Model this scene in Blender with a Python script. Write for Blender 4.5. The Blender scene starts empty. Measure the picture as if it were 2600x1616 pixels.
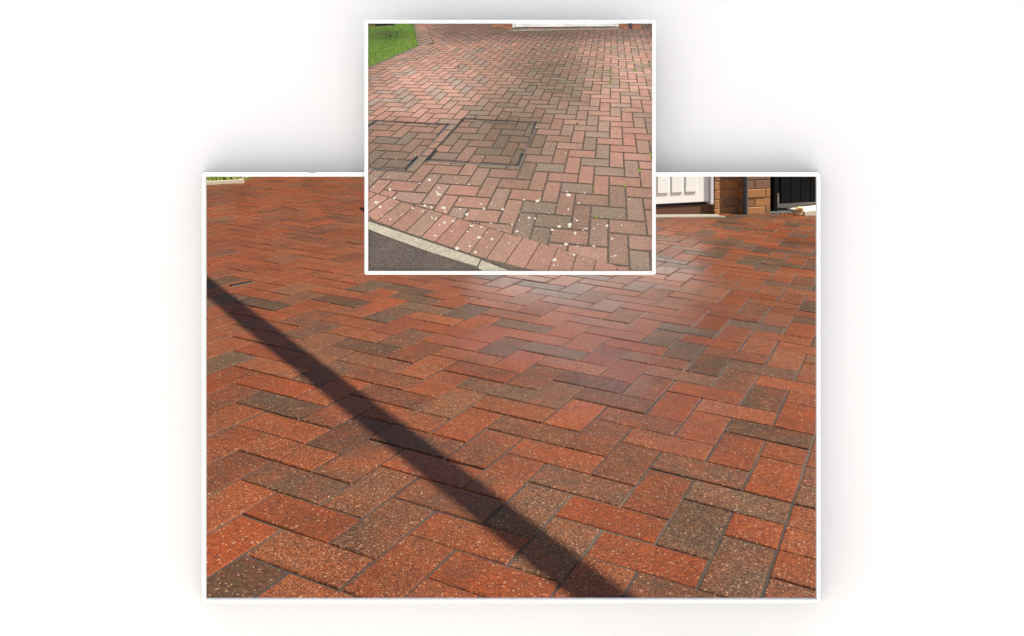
import bpy, bmesh, math, random
import numpy as np
from mathutils import Vector, Matrix

# ------------------------------------------------------------------ camera, sky, sun, exposure
S = bpy.context.scene
FPX, CX, CY, W, H = 2150.0, 1300.0, 245.0, 2600.0, 1616.0
EYE = 0.805
cd = bpy.data.cameras.new('camera'); cam = bpy.data.objects.new('camera', cd)
S.collection.objects.link(cam); S.camera = cam
cam.location = (0, 0, EYE); cam.rotation_euler = (math.radians(90), 0, 0)
cd.sensor_width = 36.0; cd.lens = 36.0 * FPX / W
cd.shift_x = 0.0; cd.shift_y = -(H / 2 - CY) / W
cd.clip_start = 0.01; cd.clip_end = 2000

SUN_EL, SUN_AZ = math.radians(58), math.radians(89)      # azimuth measured from +Y (ahead) towards +X (right)
w = bpy.data.worlds.new('World'); S.world = w; w.use_nodes = True
nt = w.node_tree; bg = nt.nodes['Background']
sky = nt.nodes.new('ShaderNodeTexSky'); sky.sky_type = 'NISHITA'; sky.sun_disc = False
sky.sun_elevation = SUN_EL; sky.sun_rotation = SUN_AZ; sky.air_density = 1.0; sky.dust_density = 3.0; sky.ozone_density = 0.6
nt.links.new(sky.outputs[0], bg.inputs[0]); bg.inputs[1].default_value = 0.052
sd = bpy.data.lights.new('sun', 'SUN'); sd.energy = 5.0; sd.angle = math.radians(0.7); sd.color = (1.0, 0.93, 0.82)
sun = bpy.data.objects.new('sun', sd); S.collection.objects.link(sun)
SUN = Vector((math.cos(SUN_EL) * math.sin(SUN_AZ), math.cos(SUN_EL) * math.cos(SUN_AZ), math.sin(SUN_EL)))
sun.rotation_euler = (-SUN).to_track_quat('-Z', 'Y').to_euler(); sun.location = SUN * 20
vs = S.view_settings; vs.view_transform = 'Standard'; vs.look = 'None'; vs.gamma = 1.0; vs.exposure = 1.08
vs.use_curve_mapping = False
S.cycles.use_denoising = True
S.cycles.max_bounces = 8; S.cycles.diffuse_bounces = 5; S.cycles.glossy_bounces = 4

# ------------------------------------------------------------------ helpers
rng = random.Random(7)
COL = S.collection
def lin(c):
    return tuple(((v / 255) / 12.92 if v / 255 <= 0.04045 else ((v / 255 + 0.055) / 1.055) ** 2.4) for v in c)
def tag(o, label=None, cat=None, group=None, kind=None):
    if label: o['label'] = label
    if cat: o['category'] = cat
    if group: o['group'] = group
    if kind: o['kind'] = kind
    return o
def link(name, me, parent=None, loc=None):
    o = bpy.data.objects.new(name, me); COL.objects.link(o)
    if parent is not None: o.parent = parent
    if loc is not None: o.location = loc
    return o
def empty(name, loc=(0, 0, 0)):
    o = bpy.data.objects.new(name, None); COL.objects.link(o); o.location = loc; o.empty_display_size = 0.1
    return o
def mesh(name, verts, faces, mat=None, smooth=False):
    me = bpy.data.meshes.new(name); me.from_pydata([tuple(v) for v in verts], [], faces); me.update()
    if mat: me.materials.append(mat)
    if smooth:
        for p in me.polygons: p.use_smooth = True
    return me
class MB:
    def __init__(s): s.v = []; s.f = []
    def add(s, vs, fs):
        n = len(s.v); s.v += [tuple(v) for v in vs]; s.f += [tuple(i + n for i in f) for f in fs]
    def box(s, x0, x1, y0, y1, z0, z1, M=None):
        vs = [Vector((x, y, z)) for z in (z0, z1) for x, y in ((x0, y0), (x1, y0), (x1, y1), (x0, y1))]
        if M is not None: vs = [M @ v for v in vs]
        s.add(vs, [(3, 2, 1, 0), (4, 5, 6, 7), (0, 1, 5, 4), (1, 2, 6, 5), (2, 3, 7, 6), (3, 0, 4, 7)])
    def cbox(s, x0, x1, y0, y1, z0, z1, b, M=None):          # box with all edges bevelled
        bm = bmesh.new(); bmesh.ops.create_cube(bm, size=1.0)
        for v in bm.verts:
            v.co = Vector(((x0 + x1) / 2 + v.co.x * (x1 - x0), (y0 + y1) / 2 + v.co.y * (y1 - y0), (z0 + z1) / 2 + v.co.z * (z1 - z0)))
        bmesh.ops.bevel(bm, geom=bm.edges[:], offset=b, segments=1, affect='EDGES', profile=0.5)
        bm.verts.index_update()
        vs = [v.co.copy() for v in bm.verts]
        if M is not None: vs = [M @ v for v in vs]
        s.add(vs, [[v.index for v in f.verts] for f in bm.faces]); bm.free()
    def tube(s, p, q, r, n=12, r2=None):
        p, q = Vector(p), Vector(q); d = (q - p).normalized(); r2 = r if r2 is None else r2
        a = d.orthogonal().normalized(); b = d.cross(a)
        vs = [p + (a * math.cos(2 * math.pi * i / n) + b * math.sin(2 * math.pi * i / n)) * r for i in range(n)]
        vs += [q + (a * math.cos(2 * math.pi * i / n) + b * math.sin(2 * math.pi * i / n)) * r2 for i in range(n)]
        s.add(vs, [(i, (i + 1) % n, n + (i + 1) % n, n + i) for i in range(n)] + [tuple(range(n))[::-1], tuple(range(n, 2 * n))])
    def build(s, name, mat, parent=None, smooth=False):
        return link(name, mesh(name, s.v, s.f, mat, smooth), parent)

# ------------------------------------------------------------------ materials
class NT:
    def __init__(s, name):
        s.m = bpy.data.materials.new(name); s.m.use_nodes = True; s.t = s.m.node_tree; s.b = s.t.nodes['Principled BSDF']
    def n(s, typ, **kw):
        o = s.t.nodes.new('ShaderNode' + typ)
        for k, v in kw.items():
            if k.startswith('_'): setattr(o, k[1:], v)
            else:
                i = o.inputs[k] if not k.startswith('i') or not k[1:].isdigit() else o.inputs[int(k[1:])]
                if hasattr(v, 'links') or isinstance(v, bpy.types.NodeSocket): s.t.links.new(v, i)
                else: i.default_value = v
        return o
    def l(s, a, b): s.t.links.new(a, b)
    def math(s, op, a, b=None, clamp=False):
        o = s.t.nodes.new('ShaderNodeMath'); o.operation = op; o.use_clamp = clamp
        for i, v in enumerate((a, b)):
            if v is None: continue
            if isinstance(v, bpy.types.NodeSocket): s.l(v, o.inputs[i])
            else: o.inputs[i].default_value = v
        return o.outputs[0]
    def mix(s, fac, a, b, mode='MIX'):
        o = s.t.nodes.new('ShaderNodeMix'); o.data_type = 'RGBA'; o.blend_type = mode
        for i, v in ((0, fac), (6, a), (7, b)):
            if isinstance(v, bpy.types.NodeSocket): s.l(v, o.inputs[i])
            else: o.inputs[i].default_value = v if i == 0 else (*v[:3], 1)
        return o.outputs[2]
    def ramp(s, fac, stops, interp='LINEAR'):
        o = s.t.nodes.new('ShaderNodeValToRGB'); o.color_ramp.interpolation = interp
        e = o.color_ramp.elements
        while len(e) < len(stops): e.new(0.5)
        for el, (p, c) in zip(e, stops): el.position = p; el.color = (c, c, c, 1) if isinstance(c, (int, float)) else (*c, 1)
        s.l(fac, o.inputs[0]); return o.outputs[0]
    def noise(s, co, scale, detail=3.0, rough=0.55):
        return s.n('TexNoise', Vector=co, Scale=scale, Detail=detail, Roughness=rough).outputs[0]
    def bump(s, hgt, strength, dist):
        s.l(s.n('Bump', Height=hgt, Strength=strength, Distance=dist).outputs[0], s.b.inputs['Normal'])

def plain(name, col, rough=0.6, metal=0.0, noise=0.0, scale=40.0, bump=0.0, spec=0.5):
    k = NT(name); co = k.n('NewGeometry').outputs['Position']
    if noise:
        f = k.noise(co, scale, 4)
        c = k.mix(f, tuple(v * (1 - noise) for v in col), tuple(min(1, v * (1 + noise)) for v in col)); k.l(c, k.b.inputs['Base Color'])
        if bump: k.bump(f, bump, 0.002)
    else: k.b.inputs['Base Color'].default_value = (*col, 1)
    k.b.inputs['Roughness'].default_value = rough; k.b.inputs['Metallic'].default_value = metal
    k.b.inputs['Specular IOR Level'].default_value = spec
    return k.m

WET = (0.33, 3.75 * 0.42, 0.0)                 # middle of the wet patch, paces in front of the white door
def paver_material(name, from_object):
    """sealed concrete block: red or brown body colour, coarse sand grains, light and dark aggregate"""
    k = NT(name); co = k.n('NewGeometry').outputs['Position']
    if from_object: src = k.n('ObjectInfo').outputs['Color']
    else:
        a = k.t.nodes.new('ShaderNodeAttribute'); a.attribute_name = 'bc'; src = a.outputs['Color']
    sep = k.n('SeparateColor', i0=src)
    cls, hue, val = sep.outputs[0], sep.outputs[1], sep.outputs[2]
    blot = k.noise(co, 13.0, 4, 0.62)
    f = k.math('ADD', cls, k.math('MULTIPLY', k.math('SUBTRACT', blot, 0.5), 1.5), clamp=True)
    red = k.mix(hue, (0.158, 0.0322, 0.0074), (0.122, 0.0298, 0.0086))
    body = k.mix(f, red, (0.050, 0.0280, 0.0150))
    g1 = k.n('TexVoronoi', Vector=co, Scale=520.0, Randomness=1.0); r1 = k.n('SeparateColor', i0=g1.outputs['Color']).outputs[0]
    g2 = k.n('TexVoronoi', Vector=co, Scale=330.0, Randomness=1.0); r2 = k.n('SeparateColor', i0=g2.outputs['Color']).outputs[1]
    fine = k.noise(co, 600.0, 2, 0.6)
    body = k.mix(k.ramp(r1, [(0.0, 1.0), (0.34, 0.75), (0.36, 0.0)], 'LINEAR'), body, k.mix(0.62, body, (0.014, 0.010, 0.009)))
    body = k.mix(k.ramp(r1, [(0.70, 0.0), (0.72, 0.6), (1.0, 0.85)], 'LINEAR'), body, k.mix(k.math('ADD', 0.2, k.math('MULTIPLY', hue, 0.4)), body, k.mix(f, (0.27, 0.105, 0.042), (0.200, 0.115, 0.068))))
    body = k.mix(k.ramp(r2, [(0.968, 0.0), (0.975, 0.65)], 'LINEAR'), body, (0.27, 0.17, 0.105))
    body = k.mix(k.ramp(r2, [(0.0, 0.6), (0.06, 0.55), (0.068, 0.0)], 'LINEAR'), body, (0.03, 0.02, 0.018))
    stain = k.ramp(k.noise(co, 2.3, 6, 0.65), [(0.30, 0.74), (0.50, 1.0), (0.72, 1.08)])
    v = k.math('MULTIPLY', stain, k.math('ADD', k.math('MULTIPLY', val, 1.0), 0.5))
    body = k.mix(1.0, body, k.n('CombineColor', i0=v, i1=v, i2=v).outputs[0], 'MULTIPLY')
    k.l(body, k.b.inputs['Base Color'])
    wet = k.noise(co, 1.6, 3, 0.5)
    rr = k.math('ADD', k.ramp(wet, [(0.35, 0.34), (0.65, 0.50)]), k.math('MULTIPLY', fine, 0.10))
    # freshly rinsed patch, still wet: smoother film over the blocks
    dx = k.n('VectorMath', _operation='DISTANCE', i0=k.n('VectorMath', _operation='MULTIPLY', i0=co, i1=(1.0, 0.42, 1.0)).outputs[0], i1=WET)
    film = k.ramp(k.math('ADD', dx.outputs['Value'], k.math('MULTIPLY', k.math('SUBTRACT', wet, 0.5), 0.9)), [(0.18, 1.0), (0.78, 0.0)])
    rr = k.math('ADD', rr, k.math('MULTIPLY', k.math('SUBTRACT', hue, 0.5), 0.12))
    k.l(k.math('MULTIPLY', film, k.math('ADD', 0.55, k.math('MULTIPLY', val, 0.9)), clamp=True), k.b.inputs['Coat Weight']); k.b.inputs['Coat IOR'].default_value = 2.1; k.l(k.math('ADD', 0.13, k.math('MULTIPLY', hue, 0.16)), k.b.inputs['Coat Roughness'])
    k.l(rr, k.b.inputs['Roughness'])
    k.l(k.math('ADD', 0.16, k.math('MULTIPLY', film, 0.1)), k.b.inputs['Specular IOR Level'])
    hgt = k.math('ADD', k.math('MULTIPLY', r1, 0.6), fine)
    k.bump(hgt, 0.26, 0.0010)
    return k.m

M = {}
M['white'] = plain('white_lacquer', (0.90, 0.92, 0.94), 0.55, spec=0.25)
M['board'] = plain('white_board', (0.845, 0.868, 0.90), 0.8, spec=0.1)
M['floor'] = plain('pale_bounce_floor', (0.42, 0.415, 0.41), 0.8, noise=0.06, scale=3, spec=0.1)
M['steel'] = plain('pin_steel', (0.5, 0.5, 0.5), 0.3, 1.0)
M['paver'] = paver_material('sealed_paver', True)
M['paver_field'] = paver_material('sealed_paver_field', False)

# ------------------------------------------------------------------ big driveway: lattice (unit 0.1 m) to world
RU = Vector((0.899217, -0.434914, -0.04753)); RV = Vector((0.43466, 0.900451, -0.016098)); RN = Vector((0.0498, -0.006184, 0.99874))
T0 = Vector((0.0661, 2.51415, EYE - 0.79383))
def L2W(u, v, h=0.0): return T0 + RU * (u * 0.1) + RV * (v * 0.1) + RN * h
def W2P(p):
    return (CX + FPX * p[0] / p[1], CY + FPX * (EYE - p[2]) / p[1])
def ray(px, py): return Vector(((px - CX) / FPX, 1.0, (CY - py) / FPX))
C0 = Vector((0, 0, EYE))
def P2G(px, py, h=0.0):                       # point of the driveway surface seen at a place of the photograph
    d = ray(px, py); t = (T0 + RN * h - C0).dot(RN) / d.dot(RN); return C0 + d * t
def gz(x, y): return T0.z - ((x - T0.x) * RN.x + (y - T0.y) * RN.y) / RN.z
def W2L(p):
    d = Vector(p) - T0; return d.dot(RU) / 0.1, d.dot(RV) / 0.1

# facade line of the garage
F0 = P2G(1895, 543); FA = math.radians(21); FT = Vector((math.cos(FA), math.sin(FA), 0)); FN = Vector((math.sin(FA), -math.cos(FA), 0))
def fs(px):
    k = (px - CX) / FPX; return (k * F0.y - F0.x) / (FT.x - k * FT.y)
def fpt(px): return F0 + FT * fs(px)
def fz(px, py): return EYE + (CY - py) / FPX * fpt(px).y

# ground far around
mb = MB(); mb.add([(-400, -400, -0.42), (400, -400, -0.42), (400, 400, -0.42), (-400, 400, -0.42)], [(0, 1, 2, 3)])
g = mb.build('ground', plain('earth', (0.10, 0.085, 0.06), 0.95, noise=0.3, scale=2)); tag(g, kind='structure')
mb = MB(); mb.box(-9, 9, -9, 1.205, -0.40, -0.10)  # floor added on the camera side to bounce light onto the board
g = mb.build('bounce_floor', M['floor']); tag(g, kind='structure')

mb = MB(); mb.cbox(-3.0, 3.0, -0.25, 0.0, -0.1, 4.6, 0.01)  # white wall added behind the camera as a reflector for the board
o = mb.build('bounce_wall', plain('bounce_wall_white', (0.84, 0.845, 0.86), 0.85, noise=0.03, scale=20)); o.location = (0, -1.7, 0); o.rotation_euler = (0, 0, math.radians(-30))
tag(o, 'tall white wall added out of view to bounce light onto the board', 'wall', kind='thing')
# --- driveway bed of jointing sand
def sand_material():
    k = NT('joint_sand'); co = k.n('NewGeometry').outputs['Position']
    a = k.noise(co, 1.7, 5); b = k.noise(co, 220.0, 3)
    c = k.mix(k.ramp(a, [(0.46, 0.0), (0.66, 1.0)]), (0.022, 0.015, 0.012), (0.105, 0.070, 0.042))
    c = k.mix(k.ramp(b, [(0.3, 0.0), (0.8, 1.0)]), k.mix(0.5, c, (0.01, 0.008, 0.007)), c)
    k.l(c, k.b.inputs['Base Color']); k.b.inputs['Roughness'].default_value = 0.9
    k.bump(b, 0.6, 0.003); return k.m
mb = MB()
quad = [(-4.6, 1.206), (4.2, 1.206), (4.2, 11.0), (-4.6, 11.0)]
JD = 0.0034
mb.add([(x, y, gz(x, y) - JD) for x, y in quad] + [(x, y, gz(x, y) - 0.30) for x, y in quad],
       [(0, 1, 2, 3), (7, 6, 5, 4), (0, 4, 5, 1), (1, 5, 6, 2), (2, 6, 7, 3), (3, 7, 4, 0)])
driveway = mb.build('driveway', sand_material()); tag(driveway, kind='structure')

# --- pavers
def paver_mesh(name, du, dv, seed, mat):
    r = random.Random(seed); a, b = du / 2, dv / 2; c = 0.0035; e = 0.0028
    ring = [(-a, -b), (a, -b), (a, b), (-a, b)]
    j = [(r.uniform(-1, 1) * 0.0013, r.uniform(-1, 1) * 0.0013) for _ in ring]
    vs = []
    for z, ins in ((-0.03, 0.0), (-0.0026, 0.0), (-0.0006, 0.0016), (0.0, e + 0.0014)):
        for (x, y), (jx, jy) in zip(ring, j):
            sx, sy = (a - ins) / a, (b - ins) / b
            vs.append((x * sx + jx, y * sy + jy, z))
    fcs = [(l * 4 + i, l * 4 + (i + 1) % 4, (l + 1) * 4 + (i + 1) % 4, (l + 1) * 4 + i) for l in range(3) for i in range(4)] + [(12, 13, 14, 15)]
    return mesh(name, vs, fcs, mat, smooth=False)
GAP = 0.0042
bricks = []                                    # (u0, v0, du, dv)
def inside(u, v):
    p = L2W(u, v); return -4.4 < p.x < 4.0 and 1.15 < p.y < 10.8
UB = 8
for x in range(-70, UB):
    for y in range(-60, 110):
        s = (x + y) % 4
        if s == 0: bk = [x, y, 2, 1]
        elif s == 2: bk = [x, y, 1, 2]
        else: continue
        if bk[0] + bk[2] > UB: bk[2] = UB - bk[0]
        if inside(bk[0] + bk[2] / 2, bk[1] + bk[3] / 2): bricks.append(tuple(bk))
for y in range(-60, 110):
    if inside(UB + 1, y + 0.5): bricks.append((UB, y, 2, 1))
def in_garage(p):
    d = p - F0; return d.dot(FN) < 0.02 and d.dot(FT) > -2.15
# colour of the pavers one can pick out in the photograph: 0 clean red ... 1 brown
KNOWN = {tuple(int(q) for q in t.split(":")[0].split(",")): float(t.split(":")[1]) for t in """-11,-1:.1 -9,-1:.6 -11,-3:.3 -10,-2:.5 -8,-2:.85 -8,0:.1 -6,0:.2 -5,1:.1 -10,-4:.35 -9,-3:.3 -7,-1:.15 -5,-1:.75 -3,1:.2 -9,-5:.2 -7,-3:.6 -6,-2:.7 -4,0:.2 -2,0:.75 -8,-4:.2 -6,-4:.5 -4,-2:.4 -3,-1:.15 -8,-6:.95 -7,-5:.2 -5,-3:.55 -3,-3:.2 -5,-5:.8 -4,-4:.6 -2,-2:.2 -7,-7:.15 -6,-6:.05 -2,-4:.2 -1,-3:.75 -6,-8:.45 -4,-6:.05 -3,-5:.65 -5,-7:.85 -1,-5:.6 -3,-7:.4 -2,-6:.15 -5,-9:.2 -4,-8:0 0,-6:.05 -2,-8:.75 -4,-10:.2 -1,-7:.6 -3,-9:.2 1,-7:.5 -1,-9:.65 0,-8:.4
-3,3:.8 -2,2:.2 -1,3:.1 0,4:.15 2,4:.8 0,2:.1 1,3:.15 3,5:.15 5,5:.3 -1,1:.85 1,1:.45 3,3:.9 4,4:.35 6,6:.1 -1,-1:.1 0,0:.3 2,2:.6 4,2:.85 6,4:.35 0,-2:.55 2,0:.3 3,1:.6 5,3:.7 7,3:.15 1,-1:.65 3,-1:.6 5,1:.7 6,2:.1 1,-3:.6 4,0:.25 6,0:.85 0,-4:.1 2,-2:.7 4,-2:.2 2,-4:0 5,-1:.1 7,-1:.2 3,-3:.3 5,-3:.2 1,-5:.6 3,-5:.55 6,-2:.75 4,-4:.02 2,-6:.35 6,-4:.2 7,-3:.1 4,-6:.5 5,-5:.7
-3,-11:.45 2,-8:.4 -2,-10:.7 0,-10:.6 1,-9:.6 -2,-12:.05 -1,-11:.25 1,-11:.55 2,-10:.15 -1,-13:.02 0,-12:.35 2,-12:.2 3,-11:.15 0,-14:.9 3,-7:.75 7,-5:.1 5,-7:.25 6,-6:.8 3,-9:.7 4,-8:.02 6,-8:.85 7,-7:0 4,-10:.65 5,-9:.05 7,-9:.8 5,-11:.2 6,-10:.75""".split()}
keep = []
for b in bricks:
    c = L2W(b[0] + b[2] / 2, b[1] + b[3] / 2)
    if in_garage(c): continue
    def near(b): return min(L2W(b[0] + i * b[2], b[1] + j * b[3]).y for i in (0, 1) for j in (0, 1))
    if near(b) < 1.208 and b[2] * b[3] == 2:          # cut blocks along the foot of the board
        b = (b[0], b[1], 1, 1) if b[2] == 2 else (b[0], b[1] + 1, 1, 1)
        c = L2W(b[0] + 0.5, b[1] + 0.5)
    if near(b) < 1.208: continue
    q = [W2P(L2W(b[0] + i * b[2], b[1] + j * b[3])) for i, j in ((0, 0), (1, 0), (1, 1), (0, 1))]
    xs = [max(521, min(2074, p[0])) for p in q]; ys = [max(449, min(1523, p[1])) for p in q]
    ar = 0.5 * abs(sum(xs[i] * ys[(i + 1) % 4] - xs[(i + 1) % 4] * ys[i] for i in range(4)))
    m = W2P(c)
    if 926 < m[0] < 1664 and m[1] < 690: ar = 0
    keep.append((ar, b, c))
keep.sort(key=lambda t: -t[0])
proto = {}
def get_proto(du, dv, i):
    key = (du, dv, i)
    if key not in proto: proto[key] = paver_mesh('paver', du * 0.1 - GAP, dv * 0.1 - GAP, hash((du, dv)) % 97 + i * 13, M['paver'])
    return proto[key]
def brick_tone(b):
    r = random.Random(b[0] * 7919 + b[1] * 104729 + 5)
    t = r.random()
    cls = 0.12 + r.random() * 0.2 if t < 0.55 else (0.35 + r.random() * 0.25 if t < 0.75 else 0.75 + r.random() * 0.35)
    hue = r.random(); val = 0.36 + r.random() * 0.28
    pq = W2P(L2W(b[0] + 0.5, b[1] + 0.5))
    if pq[0] < 950 and pq[1] < 720: cls *= 0.55; val = 0.42 + r.random() * 0.12
    if (b[0], b[1]) in KNOWN:
        cls = KNOWN[(b[0], b[1])] + r.uniform(-0.04, 0.04)
    return cls, hue, val
BASIS = Matrix((RU, RV, RN)).transposed()
fv, ff, fc = [], [], []
cnt = 0
for ar, b, c in keep:
    r = random.Random(b[0] * 131 + b[1] * 977)
    tilt = Matrix.Rotation(max(-.018, min(.018, r.gauss(0, 0.0045))), 3, 'X') @ Matrix.Rotation(max(-.018, min(.018, r.gauss(0, 0.0045))), 3, 'Y') @ Matrix.Rotation(r.gauss(0, 0.004), 3, 'Z')
    dz = r.gauss(0, 0.0006); me = get_proto(b[2], b[3], r.randrange(4))
    Mx = Matrix.Translation(c + RN * dz) @ (BASIS @ tilt).to_4x4()
    tone = brick_tone(b)
    if ar > 0 and cnt < 300:
        o = link('brick', me, driveway); o.matrix_world = Mx; o.color = (*tone, 1); cnt += 1
    else:
        n = len(fv); fv += [Mx @ v.co for v in me.vertices]; ff += [tuple(i + n for i in p.vertices) for p in me.polygons if p.index >= 4]
        fc += [tone] * len(me.vertices)
me = mesh('brick_field', fv, ff, M['paver_field'])
ca = me.color_attributes.new('bc', 'FLOAT_COLOR', 'POINT')
ca.data.foreach_set('color', np.c_[np.array(fc), np.ones(len(fc))].astype(np.float32).ravel())
o = link('brick_field', me, driveway); tag(o, kind='stuff')

# ------------------------------------------------------------------ lawn and edging behind the driveway
grass = NT('grass'); co = grass.n('NewGeometry').outputs['Position']
gc = grass.mix(grass.noise(co, 6.0, 3), (0.10, 0.16, 0.02), (0.22, 0.25, 0.035)); grass.l(gc, grass.b.inputs['Base Color'])
grass.b.inputs['Roughness'].default_value = 0.7
LA, LB, LC = P2G(521, 468), P2G(612, 463), P2G(642, 449)
d1 = (LA - LB).normalized(); d2 = (LC - LB).normalized()
pl = [LB, LB + d2 * 3.0, LB + d2 * 3.0 + d1 * 4.5, LB + d1 * 4.5]
mb = MB(); mb.add([p + Vector((0, 0, 0.015)) for p in pl] + [p - Vector((0, 0, 0.1)) for p in pl],
                  [(0, 1, 2, 3), (0, 4, 5, 1), (1, 5, 6, 2), (2, 6, 7, 3), (3, 7, 4, 0)])
lawn = mb.build('lawn', grass.m); tag(lawn, kind='structure')
gv, gf = [], []
for i in range(9000):
    a, b = rng.random(), rng.random() ** 1.5; p = LB + d1 * (a * 2.6) + d2 * (b * 2.6)
    h = 0.03 + rng.random() * 0.04; an = rng.random() * 6.28; dx, dy = math.cos(an) * 0.006, math.sin(an) * 0.006
    lx, ly = rng.gauss(0, 0.02), rng.gauss(0, 0.02); n = len(gv); z = p.z + 0.014
    gv += [(p.x - dx, p.y - dy, z), (p.x + dx, p.y + dy, z), (p.x + lx, p.y + ly, z + h)]; gf.append((n, n + 1, n + 2))
o = link('grass', mesh('grass', gv, gf, grass.m), lawn); tag(o, kind='stuff')
M['concrete'] = plain('concrete', (0.33, 0.29, 0.22), 0.85, noise=0.25, scale=60, bump=0.3)
ed = empty('lawn_edging', LB); tag(ed, 'pale concrete edging round the corner of the lawn', 'edging')
def edge_run(p, d, n, ln, wd, side):
    for i in range(n):
        mb = MB(); a = p + d * (i * ln + 0.002); b = p + d * ((i + 1) * ln - 0.002); nn = Vector((-d.y, d.x, 0)) * side
        vs = [a, b, b + nn * wd, a + nn * wd]; mb.add([v + Vector((0, 0, -0.05)) for v in vs] + [v + Vector((0, 0, 0.022)) for v in vs],
                  [(3, 2, 1, 0), (4, 5, 6, 7), (0, 1, 5, 4), (1, 2, 6, 5), (2, 3, 7, 6), (3, 0, 4, 7)])
        o = mb.build('edging_stone', M['concrete']); o.parent = ed; o.location = -LB
edge_run(LB, d1, 5, 0.9, 0.05, 1)
edge_run(LB, d2, 3, 0.9, 0.05, 1)

# ------------------------------------------------------------------ garage
M['wallbrick'] = None
def wall_material(name, flat):
    k = NT(name); co = k.n('NewGeometry').outputs['Position']
    if flat:
        tc = k.n('TexCoord').outputs['Object']
        sp = k.n('SeparateXYZ', i0=tc); vec = k.n('CombineXYZ', i0=sp.outputs[0], i1=sp.outputs[2], i2=0.0).outputs[0]
        b = k.n('TexBrick', Vector=vec, Color1=(0.30, 0.12, 0.045, 1), Color2=(0.20, 0.085, 0.045, 1), Mortar=(0.35, 0.28, 0.2, 1), Scale=1.0)
        b.inputs['Brick Width'].default_value = 0.19; b.inputs['Row Height'].default_value = 0.0655; b.inputs['Mortar Size'].default_value = 0.004
        c = b.outputs[0]
    else:
        oc = k.n('SeparateColor', i0=k.n('ObjectInfo').outputs['Color']).outputs[0]
        c = k.mix(oc, (0.46, 0.20, 0.065), (0.20, 0.105, 0.065))
    nz = k.noise(co, 70, 4); c = k.mix(nz, k.mix(0.35, c, (0.08, 0.03, 0.015)), k.mix(0.15, c, (0.55, 0.33, 0.15)))
    k.l(c, k.b.inputs['Base Color']); k.b.inputs['Roughness'].default_value = 0.85; k.bump(k.noise(co, 160, 4), 0.7, 0.004)
    return k.m
M['wb'] = wall_material('facing_brick', False); M['wflat'] = wall_material('facing_brick_courses', True)
M['mortar'] = plain('mortar', (0.30, 0.23, 0.15), 0.95, noise=0.25, scale=90)
M['doorwhite'] = plain('door_white', (0.86, 0.85, 0.82), 0.35)
M['frame'] = plain('door_frame_white', (0.66, 0.66, 0.70), 0.4)
M['pipe'] = plain('downpipe_grey', (0.055, 0.065, 0.075), 0.4)
M['black'] = plain('black_paint', (0.0045, 0.0045, 0.005), 0.85, noise=0.3, scale=30, spec=0.12)
garage = empty('garage', F0); garage.rotation_euler = (0, 0, FA)
tag(garage, 'orange brick garage with a white panelled door beside a drainpipe', 'garage')
def gb(x): return fs(x)
G0 = -2.05; ZT = 0.86
def gpart(mb, name, mat, parent=garage): return mb.build(name, mat, parent)
zb = 0.0                                                        # base of the wall in garage coordinates (F0.z)
xd1 = gb(1806); xd0 = xd1 - 1.98
xp1, xr0, xr1, xp2, xp3 = gb(1814), gb(1829), gb(1884), gb(1893), gb(1957)
# piers of single bricks up to knee height, plain courses above
def courses(x0, x1, y, z1, off=0.0, ln=0.19, ht=0.0655, depth=0.10):
    z = -0.02; r = 0
    while z < z1:
        x = x0 - (off + (ln / 2 if r % 2 else 0)) % ln
        while x < x1:
            a, b = max(x, x0), min(x + ln, x1)
            if b - a > 0.012:
                mb = MB(); mb.cbox(a + 0.003, b - 0.003, y + rng.uniform(-0.002, 0.002), y + depth, z + 0.003, z + ht - 0.003, 0.0025)
                o = gpart(mb, 'brick', M['wb']); o.color = (rng.choice((0.0, 0.1, 0.2, 0.75, 0.95)), 0, 0, 1)
            x += ln
        z += ht; r += 1
    return z
zt = courses(xp1, xr0, 0.0, 0.34, 0.05)
courses(xr0 + 0.002, xr1 + 0.03, 0.07, 0.34, 0.02); courses(xp2 - 0.012, xp3, 0.0, 0.34, 0.0)
mb = MB(); mb.box(xp1 + 0.004, xr0 - 0.004, 0.006, 0.2, -0.06, zt); mb.box(xp2 - 0.008, xp3 - 0.004, 0.006, 0.2, -0.06, zt); mb.box(xr0 - 0.003, xr1 + 0.02, 0.076, 0.195, -0.06, zt - 0.002)
gpart(mb, 'mortar', M['mortar'])
mb = MB(); mb.box(xp1, xr0, 0.0, 0.2, zt + 0.001, ZT); mb.box(xp2 - 0.012, xp3, 0.0, 0.2, zt + 0.001, ZT); mb.box(xr0 + 0.001, xr1 - 0.001, 0.07, 0.19, zt + 0.001, ZT - 0.002)
mb.box(G0, xd0 - 0.05, 0.0, 0.2, -0.06, ZT); mb.box(xd0 - 0.05, xp1, 0.0, 0.2, 0.78, ZT); mb.box(G0, G0 + 0.2, 0.2, 0.5, -0.3, ZT)
gpart(mb, 'wall', M['wflat'])
mb = MB(); mb.box(G0 - 0.03, xp3 + 0.03, -0.03, 0.52, ZT + 0.001, ZT + 0.05); gpart(mb, 'roof', plain('roof_felt', (0.12, 0.1, 0.09), 0.9))
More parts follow.
